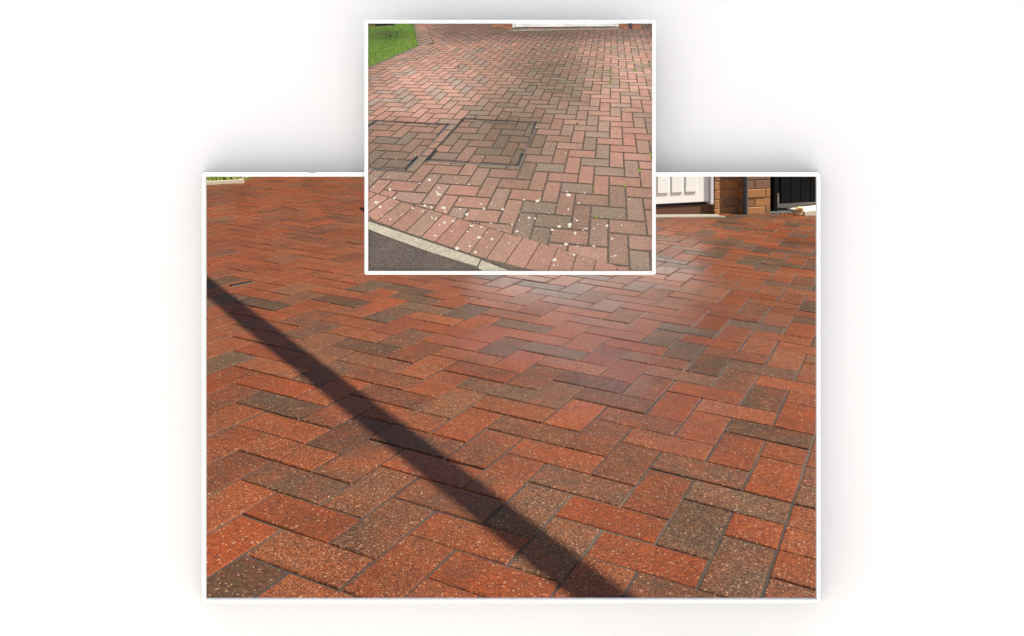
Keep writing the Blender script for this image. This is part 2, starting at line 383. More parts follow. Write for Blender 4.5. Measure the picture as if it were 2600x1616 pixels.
# door
dz0 = fz(1760, 515.5) - F0.z
mb = MB(); mb.cbox(xd0, xd1 - 0.004, 0.022, 0.05, dz0, 0.77, 0.003); door = gpart(mb, 'door', M['doorwhite'])
n_rib = 16; pitch = (xd1 - xd0 - 0.16) / n_rib
for i in range(n_rib):
    a = xd0 + 0.06 + i * pitch
    mb = MB(); mb.cbox(a + 0.012, a + pitch - 0.012, 0.0165, 0.0225, dz0 + 0.075, 0.62, 0.003)
    o = mb.build('door_panel', M['doorwhite'], door)
mb = MB(); mb.cbox(xd1 - 0.002, xp1 - 0.002, 0.004, 0.06, dz0 - 0.02, 0.78, 0.003); gpart(mb, 'door_frame', M['frame'])
mb = MB(); mb.cbox(xd0 - 0.045, xd0 - 0.003, 0.004, 0.06, dz0 - 0.02, 0.78, 0.003); gpart(mb, 'door_frame', M['frame'])
mb = MB(); mb.box(xd0 - 0.04, xp1 - 0.003, 0.03, 0.2, -0.06, dz0 - 0.022); gpart(mb, 'threshold', plain('threshold_red', (0.14, 0.055, 0.03), 0.9, noise=0.3, scale=50))
mb = MB(); mb.tube((gb(1890), -0.012, -0.02), (gb(1890), -0.012, ZT), 0.018, 14); gpart(mb, 'downpipe', M['pipe'], garage)

# drain channel in front of the door
M['galv'] = plain('galvanised', (0.42, 0.40, 0.33), 0.5, 0.3, noise=0.2, scale=50)
dA = F0 + FT * xd0 + FN * 0.10; dB = F0 + FT * (xp1 - 0.01) + FN * 0.10
dA.z = gz(dA.x, dA.y); dB.z = gz(dB.x, dB.y)
dd = (dB - dA).normalized(); dn = Vector((-dd.y, dd.x, 0))
drain = empty('drain_channel', dA); tag(drain, 'slotted grey drain channel in front of the white garage door', 'drain')
L_ = (dB - dA).length
def dpart(mb, name, mat):
    o = mb.build(name, mat, drain); o.rotation_euler = (0, -math.asin(dd.z), math.atan2(dd.y, dd.x)); return o
mb = MB(); mb.box(0, L_, -0.05, -0.035, -0.02, 0.006); mb.box(0, L_, 0.035, 0.05, -0.02, 0.006); dpart(mb, 'channel_edge', M['galv'])
mb = MB()
for i in range(int(L_ / 0.028)): mb.box(i * 0.028, i * 0.028 + 0.015, -0.0349, 0.0349, -0.01, 0.005)
dpart(mb, 'grating', M['galv'])
mb = MB(); mb.box(0, L_, -0.0348, 0.0348, -0.02, -0.011); dpart(mb, 'channel_bed', M['black'])

# gate to the right of the pier, on its post
gx0 = gb(1972)
gate = empty('gate', F0 + FT * gx0); gate.rotation_euler = (0, 0, FA); tag(gate, 'black boarded timber gate hanging beside the brick pier', 'gate')
gzb = fz(2030, 518.5) - F0.z
mb = MB(); mb.cbox(0.0, 0.034, 0.03, 0.09, -0.06, 1.9, 0.004); mb.build('gate_post', M['black'], gate)
for i in range(9):
    a = (gb(1996) - gx0) + i * 0.092
    mb = MB(); mb.cbox(a, a + 0.0895, 0.06, 0.082, gzb, 1.85, 0.003); mb.build('board', M['black'], gate)
mb = MB(); mb.box(gb(1996) - gx0, gb(1996) - gx0 + 0.82, 0.083, 0.11, 0.25, 0.33); mb.build('rail', M['black'], gate)
# dark store behind the gate and pier
mb = MB(); mb.box(gb(1962), gb(1962) + 1.6, 1.2, 1.4, -0.3, 2.2)
o = mb.build('fence', M['black']); o.location = F0; o.rotation_euler = (0, 0, FA); tag(o, 'black timber fence in the dark behind the gate', 'fence')

def rock(name, c, r, sc, mat, seed, label, cat):
    bm = bmesh.new(); bmesh.ops.create_icosphere(bm, subdivisions=2, radius=r); rr = random.Random(seed)
    for v in bm.verts:
        v.co *= 1 + rr.uniform(-0.13, 0.13); v.co = Vector((v.co.x * sc[0], v.co.y * sc[1], v.co.z * sc[2]))
    me = bpy.data.meshes.new(name); bm.to_mesh(me); bm.free(); me.materials.append(mat)
    o = link(name, me, None, c); tag(o, label, cat); return o
M['sandstone'] = plain('sandstone', (0.62, 0.44, 0.22), 0.85, noise=0.25, scale=60, bump=0.4)
pS = P2G(2026, 547)
rock('stone', pS + Vector((0, 0.0, 0.014)), 0.03, (1.0, 0.8, 0.55), M['sandstone'], 3, 'yellow sandstone lump lying on the paving under the gate', 'stone')
rock('stone', pS + Vector((0.012, 0.0, 0.046)), 0.031, (1.1, 0.8, 0.6), M['sandstone'], 9, 'pale sandstone lump perched on another under the gate', 'stone')
pK = P2G(2062, 547)
mb = MB(); mb.cbox(-0.07, 0.28, 0, 0.2, -0.01, 0.038, 0.006); o = mb.build('paving_slab', plain('slab', (0.55, 0.53, 0.42), 0.8, noise=0.15, scale=40)); o.location = pK; o.rotation_euler = (0, -0.05, FA)
tag(o, 'loose pale stone slab lying under the black gate', 'slab')
M['gravel'] = plain('gravel_grey', (0.09, 0.085, 0.08), 0.8, noise=0.5, scale=45)
mb = MB()
for i in range(170):
    a = gb(1958) + rng.random() * (gb(2020) - gb(1958)); y = -0.01 + rng.random() * 0.12; r = 0.004 + rng.random() * 0.006
    p = F0 + FT * a - FN * y; p.z = gz(p.x, p.y) + r * 0.5; n = 5
    vs = [p + Vector((0, 0, r))] + [p + Vector((math.cos(q * 1.2566) * r * rng.uniform(.8, 1.4), math.sin(q * 1.2566) * r * rng.uniform(.8, 1.4), 0)) for q in range(5)]
    mb.add(vs, [(0, 1 + q, 1 + (q + 1) % 5) for q in range(5)])
o = mb.build('gravel', M['gravel']); tag(o, 'grey gravel spilling out at the foot of the pier', 'gravel', kind='stuff')

# steel lifting slot between the pavers
q0, q1 = P2G(583, 727), P2G(640, 716)
sl = empty('lifting_slot', q0); tag(sl, 'black steel lifting slot let into the red paving', 'steel slot')
ang = math.atan2((q1 - q0).y, (q1 - q0).x); ln = (q1 - q0).length
mb = MB(); mb.cbox(0, ln, -0.011, 0.011, -0.012, 0.0025, 0.002); o = mb.build('slot_plate', M['black'], sl); o.rotation_euler = (0, math.atan2(-(q1 - q0).z, ln), ang)
for sg in (-1, 1):
    mb = MB(); mb.cbox(0, ln, sg * 0.0125 - 0.0013, sg * 0.0125 + 0.0013, -0.012, 0.0015, 0.0005); o = mb.build('slot_rim', plain('slot_rim_grey', (0.10, 0.095, 0.085), 0.9, spec=0.1), sl); o.rotation_euler = (0, math.atan2(-(q1 - q0).z, ln), ang)

# leaf screen added out of view behind the lawn to darken reflections in the paving
hv, hf = [], []
for i in range(5200):
    x = -7.5 + rng.random() * 6.2; z = rng.random() ** 0.8 * 2.7; y = 11.0 + rng.gauss(0, 0.12) + 0.15 * math.sin(x * 3) + 0.1 * math.sin(z * 5)
    s = 0.03 + rng.random() * 0.05; n = len(hv); a = Vector((rng.gauss(0, 1), rng.gauss(0, 1), rng.gauss(0, 1))).normalized(); b = a.orthogonal().normalized()
    c = Vector((x, y, z)); hv += [c - a * s, c + b * s * 0.6, c + a * s, c - b * s * 0.6]; hf.append((n, n + 1, n + 2, n + 3))
unseen_hedge = empty('unseen_hedge', (-4.4, 11.2, 0)); tag(unseen_hedge, 'tall dark green leaf screen added unseen to darken reflections', 'unseen_hedge')
me = mesh('unseen_foliage', hv, hf, plain('unseen_hedge_leaf', (0.035, 0.06, 0.015), 0.7)); o = link('unseen_foliage', me, unseen_hedge, (4.4, -11.2, 0)); tag(o, kind='stuff')
mb = MB(); mb.box(-7.5, -1.3, 11.15, 11.7, -0.35, 2.55); o = mb.build('unseen_stems', plain('unseen_hedge_inner', (0.02, 0.03, 0.01), 0.9), unseen_hedge); o.location = (4.4, -11.2, 0)

# pole on two posts, added out of sight to cast the shadow across the paving
A_, B_ = P2G(1536, 1523), P2G(521, 724)
sd_ = (B_ - A_).normalized(); HP = 1.75
off = SUN * (HP / SUN.z)
pA = A_ - sd_ * 2.6 + off; pB = B_ + sd_ * 4.2 + off
gan = empty('shadow_pole', (pA.x, pA.y, -0.1)); tag(gan, 'grey steel pole on two posts, added unseen to cast a shadow', 'pole')
def wpart(mb, name, mat, parent):
    o = mb.build(name, mat, parent); o.matrix_parent_inverse = Matrix.Translation(-parent.location); return o
mb = MB(); mb.tube(pA, pB, 0.043, 16); wpart(mb, 'shadow_crossbar', M['pipe'], gan)
for p in (pA, pB):
    mb = MB(); mb.tube((p.x, p.y, -0.1 if p is pA else -0.4), (p.x, p.y, p.z), 0.06, 16); wpart(mb, 'shadow_post', M['pipe'], gan)

# ------------------------------------------------------------------ white display board with its framed opening
YB0, YB1, YF0, YF1, YP = 1.195, 1.200, 1.138, 1.142, 1.124
def at(px, py, y): return ((px - CX) / FPX * y, EYE + (CY - py) / FPX * y)
def ring(mb, outer, inner, y0, y1, rad=0.0, bev=0.0):
    """flat rectangular ring, optional rounded outer corners"""
    (ax0, az0, ax1, az1), (bx0, bz0, bx1, bz1) = outer, inner
    n = 6 if rad else 1; O, I = [], []
    for (cx, cz, sx, sz, bx, bz, a0) in ((ax0, az0, 1, 1, bx0, bz0, 180), (ax1, az0, -1, 1, bx1, bz0, 270), (ax1, az1, -1, -1, bx1, bz1, 0), (ax0, az1, 1, -1, bx0, bz1, 90)):
        for i in range(n):
            a = math.radians(a0 + (90 * i / (n - 1) if n > 1 else 0))
            O.append((cx + sx * rad + rad * math.cos(a), cz + sz * rad + rad * math.sin(a)) if rad else (cx, cz)); I.append((bx, bz))
    k = len(O); vs = [(x, y0, z) for x, z in O] + [(x, y0, z) for x, z in I] + [(x, y1, z) for x, z in O] + [(x + (bev if x > (bx0 + bx1) / 2 else -bev), y1, z + (bev if z > (bz0 + bz1) / 2 else -bev)) for x, z in I]
    fcs = []
    for i in range(k):
        j = (i + 1) % k
        fcs += [(i, j, k + j, k + i), (2 * k + j, 2 * k + i, 3 * k + i, 3 * k + j), (i, 2 * k + i, 2 * k + j, j), (k + j, 3 * k + j, 3 * k + i, k + i)]
    # drop degenerate faces (inner corners are single points)
    out = []
    for f in fcs:
        pts = []; 
        for i in f:
            if not any((Vector(vs[i]) - Vector(vs[q])).length < 1e-7 for q in pts): pts.append(i)
        if len(pts) > 2: out.append(tuple(pts))
    mb.add(vs, out)
def rect(px0, py0, px1, py1, y):
    a = at(px0, py1, y); b = at(px1, py0, y); return (a[0], a[1], b[0], b[1])
board = empty('display_board', (0, YB0, -0.1)); tag(board, 'large plain white display board with one wide opening', 'board')
mb = MB(); ring(mb, (-1.35, -0.1, 1.35, 1.2), rect(517.0, 444.0, 2079.0, 1527.5, YB0), YB0, YB1, 0.0, 0.006)
wpart(mb, 'panel', M['board'], board)
for x in (-1.2, 1.2):
    mb = MB(); mb.cbox(x - 0.03, x + 0.03, YB0 - 0.35, YB0 - 0.001, -0.1, -0.06, 0.004); wpart(mb, 'foot', M['board'], board)
bf = empty('window_frame', (0, YF0, at(0, 1532, YF0)[1])); tag(bf, 'wide thin white frame round the glossy red driveway', 'frame')
mb = MB(); ring(mb, rect(513.1, 439.8, 2082.9, 1531.8, YF0), rect(521.9, 448.9, 2074.2, 1522.9, YF0), YF0, YF1, 0.0022)
wpart(mb, 'moulding', M['white'], bf)
mb = MB()
def rr(q, y): return [(q[0], y, q[1]), (q[2], y, q[1]), (q[2], y, q[3]), (q[0], y, q[3])]
vs_ = rr(rect(514.2, 440.9, 2081.8, 1530.7, YF1), YF1 - 0.0005) + rr(rect(513.4, 440.2, 2082.6, 1531.4, YB0), YB0) + rr(rect(516.6, 443.6, 2079.4, 1527.9, YB0), YB0) + rr(rect(519, 446, 2077, 1525.5, YF1), YF1 - 0.0005)
mb.add(vs_, [(l * 4 + i, l * 4 + (i + 1) % 4, ((l + 1) % 4) * 4 + (i + 1) % 4, ((l + 1) % 4) * 4 + i) for l in range(4) for i in range(4)])
wpart(mb, 'shadow_skirt', plain('shadow_skirt_dark', (0.03, 0.03, 0.03), 0.8), bf)  # dark skirt added behind the moulding, unseen, to cast its soft shadow

# ------------------------------------------------------------------ framed relief picture of the driveway before cleaning
HS = np.array([[32.86574308173979, 67.28322181291986, 1421.0498665362388], [0.13283246862926526, -5.205649149377052, 487.7491455060584], [-0.005693567567747529, 0.0432753840849406, 1.0]])
HI = np.linalg.inv(HS)
def s2p(u, v):
    q = HS @ np.array([u, v, 1.0]); return (q[0] / q[2], q[1] / q[2])
def p2s(x, y):
    q = HI @ np.array([x, y, 1.0]); return (q[0] / q[2], q[1] / q[2])
def clip(poly, a, b):
    """keep what lies to the right of a->b as seen in the picture (y down)"""
    out = []; n = len(poly)
    def sd(p): return (b[0] - a[0]) * (p[1] - a[1]) - (b[1] - a[1]) * (p[0] - a[0])
    for i in range(n):
        p, q = poly[i], poly[(i + 1) % n]; dp, dq = sd(p), sd(q)
        if dp >= 0: out.append(p)
        if (dp > 0) != (dq > 0) and abs(dp - dq) > 1e-9:
            t = dp / (dp - dq); out.append((p[0] + (q[0] - p[0]) * t, p[1] + (q[1] - p[1]) * t))
    return out
def clip_in(poly, conv):
    for i in range(len(conv)):
        if len(poly) < 3: return []
        poly = clip(poly, conv[i], conv[(i + 1) % len(conv)])
    return poly
def subtract(poly, conv):
    res = []; rest = poly
    for i in range(len(conv)):
        a, b = conv[i], conv[(i + 1) % len(conv)]
        o = clip(rest, b, a)
        if len(o) > 2 and area(o) > 1.2: res.append(o)
        rest = clip(rest, a, b)
        if len(rest) < 3: break
    return res
def area(p): return 0.5 * abs(sum(p[i][0] * p[(i + 1) % len(p)][1] - p[(i + 1) % len(p)][0] * p[i][1] for i in range(len(p))))
def cent(p): return (sum(q[0] for q in p) / len(p), sum(q[1] for q in p) / len(p))
OPEN = [(934.2, 60.0), (1656.3, 60.0), (1656.3, 689.4), (934.2, 689.4)]
pic = empty('relief_picture', (0, YP, at(0, 698, YP)[1]))
tag(pic, 'white framed relief picture of a dull weathered driveway with lawn and kerb', 'picture')

def rel_material(name, mode, rough=0.75, grain=260.0, amt=0.20, bump=0.25):
    k = NT(name)
    a = k.t.nodes.new('ShaderNodeAttribute'); a.attribute_name = 'gp'; co = a.outputs['Vector']
    if mode == 'object': c = k.n('ObjectInfo').outputs['Color']
    elif mode == 'attr':
        b = k.t.nodes.new('ShaderNodeAttribute'); b.attribute_name = 'bc'; c = b.outputs['Color']
    else: c = k.mix(0.0, mode, mode)
    g = k.n('SeparateColor', i0=k.n('TexVoronoi', Vector=co, Scale=grain).outputs['Color']).outputs[0]
    n = k.noise(co, 2.6, 6, 0.7)
    c = k.mix(k.ramp(n, [(0.38, 0.0), (0.68, 0.85)]), c, k.mix(0.55, c, (0.19, 0.155, 0.12)))
    c = k.mix(k.ramp(g, [(0.0, amt * 1.3), (0.38, amt), (0.40, 0.0)]), c, (0.07, 0.05, 0.04))
    c = k.mix(k.ramp(g, [(0.74, 0.0), (0.76, amt * 0.8), (1.0, amt * 1.2)]), c, (0.72, 0.50, 0.40))
    k.l(c, k.b.inputs['Base Color']); k.b.inputs['Roughness'].default_value = rough; k.b.inputs['Specular IOR Level'].default_value = 0.2
    k.bump(g, bump, 0.0003); return k.m
RB_O, RB_F = rel_material('weathered_paver', 'object'), rel_material('weathered_paver_field', 'attr')
def P3(p, d):
    x, z = at(p[0], p[1], YP); return (x, YP - d, z)
def shrink(poly, k):
    c = cent(poly); return [(c[0] + (x - c[0]) * k, c[1] + (y - c[1]) * k) for x, y in poly]
def inset(poly, d):
    """offset a convex polygon inwards by d picture units"""
    if sum((poly[(i + 1) % len(poly)][0] - poly[i][0]) * (poly[(i + 1) % len(poly)][1] + poly[i][1]) for i in range(len(poly))) > 0: poly = poly[::-1]
    out = list(poly)
    for i in range(len(poly)):
        a, b = poly[i], poly[(i + 1) % len(poly)]; L = math.hypot(b[0] - a[0], b[1] - a[1])
        if L < 1e-6: continue
        nx, ny = -(b[1] - a[1]) / L * d, (b[0] - a[0]) / L * d
        out = clip(out, (a[0] + nx, a[1] + ny), (b[0] + nx, b[1] + ny))
        if len(out) < 3: return shrink(poly, 0.7)
    return out
def prism(poly, d0, d1, bev):
    """verts, faces, ground coordinates of a bevelled piece standing d1 proud of the panel"""
    top = inset(poly, bev) if bev else poly
    if len(top) != len(poly): top = shrink(poly, 0.86)
    n = len(poly)
    vs = [P3(p, d0) for p in poly] + [P3(p, d1 - bev * 0.00035 if bev else d1) for p in poly] + [P3(p, d1) for p in top]
    gp = [p2s(*p) for p in list(poly) * 2 + list(top)]
    f = [(i, (i + 1) % n, n + (i + 1) % n, n + i) for i in range(n)] + [(n + i, n + (i + 1) % n, 2 * n + (i + 1) % n, 2 * n + i) for i in range(n)] + [tuple(range(2 * n, 3 * n))]
    return vs, f, [(u * 0.1, v * 0.1, 0.0) for u, v in gp]
def add_attr(me, name, data, typ='FLOAT_VECTOR'):
    if typ == 'FLOAT_VECTOR':
        a = me.attributes.new(name, typ, 'POINT'); a.data.foreach_set('vector', np.array(data, np.float32).ravel())
    else:
        a = me.color_attributes.new(name, typ, 'POINT'); a.data.foreach_set('color', np.c_[np.array(data), np.ones(len(data))].astype(np.float32).ravel())
def fix_normals(me):
    bm = bmesh.new(); bm.from_mesh(me); bmesh.ops.recalc_face_normals(bm, faces=bm.faces[:]); bm.to_mesh(me); bm.free()
def piece(name, poly, d1, mat, parent, bev=0.5, col=None, d0=0.0):
    vs, f, gp = prism(poly, d0, d1, bev); me = mesh(name, vs, f, mat); add_attr(me, 'gp', gp)
    o = link(name, me, parent)
    if parent is pic: o.matrix_parent_inverse = PINV
    if col: o.color = (*col, 1)
    return o
PINV = Matrix.Translation(-Vector(pic.location))
# frame and backing
mb = MB(); ring(mb, rect(925.6, 51.4, 1664.9, 698.0, YP - 0.004), rect(934.2, 60.0, 1656.3, 689.4, YP - 0.004), YP - 0.004, YP + 0.006, 0.0022)
wpart(mb, 'frame', M['white'], pic)
def flat_part(name, poly, mat, d=0.0, parent=pic):
    me = mesh(name, [P3(p, d) for p in poly], [tuple(range(len(poly)))], mat); add_attr(me, 'gp', [(*[q * 0.1 for q in p2s(*p)], 0) for p in poly])
    o = link(name, me, parent); o.matrix_parent_inverse = PINV; return o
joint = rel_material('dirty_joint', (0.16, 0.135, 0.11), 0.95, 150, 0.12)
mb = MB(); a = at(931, 692, YP); b = at(1660, 57, YP); mb.box(a[0], b[0], YP, YP + 0.006, a[1], b[1])
paving = wpart(mb, 'paving', joint, pic)
me = paving.data; add_attr(me, 'gp', [(v.co.x * 5, v.co.z * 5, 0) for v in me.vertices])
for x, y in ((1000, 100), (1600, 100), (1000, 380), (1600, 380)):
    q = at(x, y, YP); mb = MB(); mb.tube((q[0], YP + 0.0059, q[1]), (q[0], YB0, q[1]), 0.004, 12); wpart(mb, 'standoff', M['steel'], pic)

# tones of the weathered blocks, with light and shade painted in
def blob(x, y, cx, cy, sx, sy): return math.exp(-((x - cx) / sx) ** 2 - ((y - cy) / sy) ** 2)
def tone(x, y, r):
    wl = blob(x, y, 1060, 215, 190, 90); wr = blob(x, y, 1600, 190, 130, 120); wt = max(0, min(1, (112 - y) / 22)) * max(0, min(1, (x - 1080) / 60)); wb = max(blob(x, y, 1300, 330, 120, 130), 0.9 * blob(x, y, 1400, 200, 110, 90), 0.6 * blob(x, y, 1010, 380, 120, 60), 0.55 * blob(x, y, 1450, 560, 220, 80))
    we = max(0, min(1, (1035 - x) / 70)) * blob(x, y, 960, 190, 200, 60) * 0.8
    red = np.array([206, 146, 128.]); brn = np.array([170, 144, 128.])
    red = red + wl * np.array([40, 36, 34]) + wr * np.array([34, 34, 32]); brn = brn + wl * np.array([40, 40, 42]) + wr * np.array([34, 32, 30])  # lighter zones left and right: part wear, part painted light
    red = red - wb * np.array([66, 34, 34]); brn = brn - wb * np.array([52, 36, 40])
    red = red - wt * np.array([56, 40, 30]); brn = brn - wt * np.array([44, 38, 32]); red = red - we * np.array([40, 30, 25]); brn = brn - we * np.array([30, 28, 24])  # wt paints the garage's soft shadow into the top blocks
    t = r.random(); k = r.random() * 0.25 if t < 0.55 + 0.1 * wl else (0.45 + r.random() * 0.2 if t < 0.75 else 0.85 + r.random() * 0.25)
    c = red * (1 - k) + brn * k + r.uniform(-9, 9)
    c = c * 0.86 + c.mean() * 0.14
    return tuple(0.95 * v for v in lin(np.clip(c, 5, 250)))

class RedDice(random.Random):
    def __init__(s, k): super().__init__(k); s.first = True
    def random(s):
        v = super().random()
        if s.first: s.first = False; return v * 0.6
        return v
L1 = ((934.8, 484.4), (1606.0, 689.4))
LK = ((934.8, 559.8), (1292.0, 689.4))
QA = [(954, 306), (1141, 316.5), (1032.5, 434.5), (778, 418)]
QB = [(1176, 301), (1364, 311), (1318.5, 423.5), (1078, 408.5)]
e1, e2 = s2p(-26, -3), s2p(-26, 36)
DG = (s2p(-26.3, 36.2), s2p(-36.3, 52.6))
pieces = []                                           # (poly, colour, parent key)
J = 0.055
def quad_px(u0, v0, du, dv): return [s2p(u0 + J, v0 + J), s2p(u0 + du - J, v0 + J), s2p(u0 + du - J, v0 + dv - J), s2p(u0 + J, v0 + dv - J)]
def orient(p): return p if sum(p[i][0] * p[(i + 1) % len(p)][1] - p[(i + 1) % len(p)][0] * p[i][1] for i in range(len(p))) > 0 else p[::-1]
for x in range(-64, 16):
    for y in range(-9, 66):
        s = (x + y) % 4
        if s not in (0, 2): continue
        if y > 36 and x < -26 - (y - 36) * 0.62 - 2: continue
        q = orient(quad_px(x, y, *((2, 1) if s == 0 else (1, 2)))); r = random.Random(x * 613 + y * 7717)
        q = clip_in(q, OPEN)
        if len(q) < 3: continue
        q = clip(q, (L1[1][0], L1[1][1] - 1.0), (L1[0][0], L1[0][1] - 1.0))
        if len(q) < 3: continue
        if y < 36: q = clip(q, e2, e1) if cent(clip([(1200., 300.), (1210., 300.), (1210., 310.)], e2, e1) or [(0, 0)])[0] > 0 else clip(q, e1, e2)
        else: q = clip(q, DG[0], DG[1])
        if len(q) < 3 or area(q) < 1.2: continue
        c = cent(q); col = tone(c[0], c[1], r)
        todo = [q]
        for Q in (QA, QB): todo = [z for t in todo for z in subtract(t, orient(Q))]
        for z in todo: pieces.append((z, col, 'paving'))
# header course along the lawn
for y in range(14, 35):
    q = clip_in(orient(quad_px(-28, y, 2, 1)), OPEN)
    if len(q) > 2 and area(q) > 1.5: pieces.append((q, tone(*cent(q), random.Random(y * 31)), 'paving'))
ua, ub = p2s(1081, 61), p2s(1100, 107); uc, ud = p2s(1052, 61), p2s(1070, 117)
for i in range(11):
    t0, t1 = i / 11 + 0.006, (i + 1) / 11 - 0.006
    def lp(a, b, t): return s2p(a[0] + (b[0] - a[0]) * t, a[1] + (b[1] - a[1]) * t)
    q = orient([lp(ud, uc, t0), lp(ub, ua, t0), lp(ub, ua, t1), lp(ud, uc, t1)]); q = clip_in(q, OPEN)
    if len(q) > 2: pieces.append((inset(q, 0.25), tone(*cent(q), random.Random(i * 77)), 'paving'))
# soldier course behind the kerb
def r2(x, y): return (930 + x / 6.3, 440 + y / 6.3)
def r1(x, y): return (1280 + x / 6.3, 440 + y / 6.3)
DV = [(r2(-30, 262), r2(-330, 480)), (r2(175, 325), r2(-115, 530)), (r2(375, 385), r2(-15, 670)), (r2(575, 450), r2(165, 770)), (r2(790, 515), r2(385, 855)), (r2(1010, 575), r2(620, 940)), (r2(1240, 645), r2(870, 1025)), (r2(1465, 715), r2(1100, 1105)), (r2(1715, 790), r2(1375, 1195)), (r2(1960, 865), r2(1650, 1290)), (r2(2215, 945), r2(1915, 1375)),
      (r1(305, 1022), r1(10, 1440)), (r1(580, 1105), r1(325, 1530)), (r1(860, 1190), r1(680, 1600)), (r1(1165, 1287), r1(1050, 1650)), (r1(1475, 1380), r1(1390, 1720)), (r1(1815, 1480), r1(1760, 1800)), (r1(2100, 1570), r1(2090, 1860))]
for i in range(len(DV) - 1):
    (a, b), (c, d) = DV[i], DV[i + 1]
    q = inset(orient([a, c, d, b]), 1.1); q = clip_in(q, OPEN)
    if len(q) > 2:
        q = clip(q, LK[1], LK[0])
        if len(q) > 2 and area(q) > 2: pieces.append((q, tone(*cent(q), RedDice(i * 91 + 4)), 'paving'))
# blocks inside the two recessed access covers
covers = {}
blk = rel_material('cover_steel', (0.022, 0.026, 0.032), 0.5, 60, 0.0)
M['edge_steel'] = plain('cover_edge', (0.30, 0.33, 0.36), 0.35, 0.6)
def lerp(a, b, t): return (a[0] + (b[0] - a[0]) * t, a[1] + (b[1] - a[1]) * t)
def strip(a, b, wd): 
    L = math.hypot(b[0] - a[0], b[1] - a[1]); nx, ny = -(b[1] - a[1]) / L * wd, (b[0] - a[0]) / L * wd
    return [(a[0], a[1]), (b[0], b[1]), (b[0] + nx, b[1] + ny), (a[0] + nx, a[1] + ny)]
for key, Q, off, corners in (('A', QA, (0.42, 0.35), ((2, 1), (0, 3), (1, 2))), ('B', QB, (0.1, 0.62), ((3, 0), (2, 1), (1, 2), (0, 3)))):
    cov = empty('access_cover', (0, 0, 0)); cov.parent = pic; cov.matrix_parent_inverse = PINV
    cov['label'] = 'square access cover filled with blocks, cut off at its left side' if key == 'A' else 'square access cover filled with blocks between herringbone rows'
    covers[key] = cov; Qi = inset(orient(Q), 1.4)
    for x in range(-20, 0):
        for y in range(-1, 12):
            s = (x + y) % 4
            if s not in (0, 2): continue
            u, v = x + off[0], y + off[1]
            q = clip_in(orient(quad_px(u, v, *((2, 1) if s == 0 else (1, 2)))), OPEN)
            if len(q) > 2: q = clip_in(q, Qi)
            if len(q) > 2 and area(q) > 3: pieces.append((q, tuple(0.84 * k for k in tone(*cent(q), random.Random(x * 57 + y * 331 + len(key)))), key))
    for i in range(4):
        a, b = Q[i], Q[(i + 1) % 4]
        q = clip_in(orient(strip(a, b, 1.9)), OPEN)
        if len(q) > 2: piece('cover_frame', q, 0.0024, blk, cov, 0.3)
        q = clip_in(orient(strip(lerp(a, b, 0.01), lerp(a, b, 0.99), 0.9)), OPEN)
        if len(q) > 2 and i in (1, 2): piece('cover_lip', q, 0.0030, M['edge_steel'], cov, 0.0, d0=0.002)
    for i, j in corners:
        a, b = Q[i], Q[j]; q = strip(a, lerp(a, b, 0.28), 8.0 if i in (2, 3) else 4.5)
        if area(clip_in(orient(q), orient(Q)) or [(0, 0)] * 3) < area(q) * 0.5:
            q = strip(a, lerp(a, b, 0.28), -8.0 if i in (2, 3) else -4.5)
        q = clip_in(orient(q), OPEN)
        if len(q) > 2: piece('lifting_recess', q, 0.0022, blk, cov, 0.4)
pieces.sort(key=lambda t: -area(t[0]))
fv, ff, fc, fg = [], [], [], []
cnt = 0
for z, col, key in pieces:
    r = random.Random(int(z[0][0] * 100)); d = 0.0013 + r.uniform(-0.00015, 0.00015); bev = min(0.7, 0.06 * area(z) ** 0.5)
    if key != 'paving': piece('brick', z, d, RB_O, covers[key], bev, col)
    elif cnt < 300:
        o = piece('brick', z, d, RB_O, paving, bev, col); cnt += 1
    else:
        vs, f, gp = prism(z, 0.0, d, bev); n = len(fv); fv += vs; ff += [tuple(i + n for i in q) for q in f]; fc += [col] * len(vs); fg += gp
me = mesh('brick_field', fv, ff, RB_F); add_attr(me, 'gp', fg); add_attr(me, 'bc', fc, 'FLOAT_COLOR')
o = link('brick_field', me, paving); tag(o, kind='stuff')

# kerb, road
kerbm = rel_material('kerb_concrete', tuple(0.86 * v for v in lin((222, 220, 200))), 0.85, 260, 0.30)
jx, jy = r2(1830, 1380); jx2, jy2 = r2(1775, 1490)
lo = [(934.2, 580.5), (993.5, 604.0), (1088.7, 638.4), (1206.0, 679.0)]
piece('kerb_stone', [(934.2, 561.2), (jx, jy - 1), (jx2 - 1, jy2 - 0.5), (1088.7, 638.4), (993.5, 604.0), (934.2, 581.0)], 0.0022, kerbm, pic, 0.6)
piece('kerb_stone', [(jx + 2, jy + 1), (1297, 689.4), (1229, 689.4), (jx2 + 2, jy2 + 3)], 0.0022, kerbm, pic, 0.6)
asph = rel_material('asphalt', tuple(0.86 * v for v in lin((96, 90, 89))), 0.9, 300, 0.16, 0.5)
piece('road', [(934.2, 583.5), (993.5, 607.0), (1088.7, 641.4), (1206.0, 682.0), (1222, 689.4), (934.2, 689.4)], 0.0006, asph, pic, 0.0)
mb = MB(); cl = []
for i in range(90):
    x, y = 936 + rng.random() * 270, 590 + rng.random() * 98
    if y < 590 + (x - 934) * 0.365 or y > 687: continue
    s = 0.5 + rng.random() * 1.3; n = 5; c = P3((x, y), 0.0012)
    vs = [P3((x + math.cos(q * 1.257) * s * rng.uniform(.6, 1.2), y + math.sin(q * 1.257) * s * 0.5), 0.0006) for q in range(5)]
    mb.add([c] + vs, [(0, 1 + q, 1 + (q + 1) % 5) for q in range(5)])
o = wpart(mb, 'chipping', plain('stone_chipping', (0.30, 0.31, 0.33), 0.8, noise=0.9, scale=900), pic); tag(o, kind='stuff')

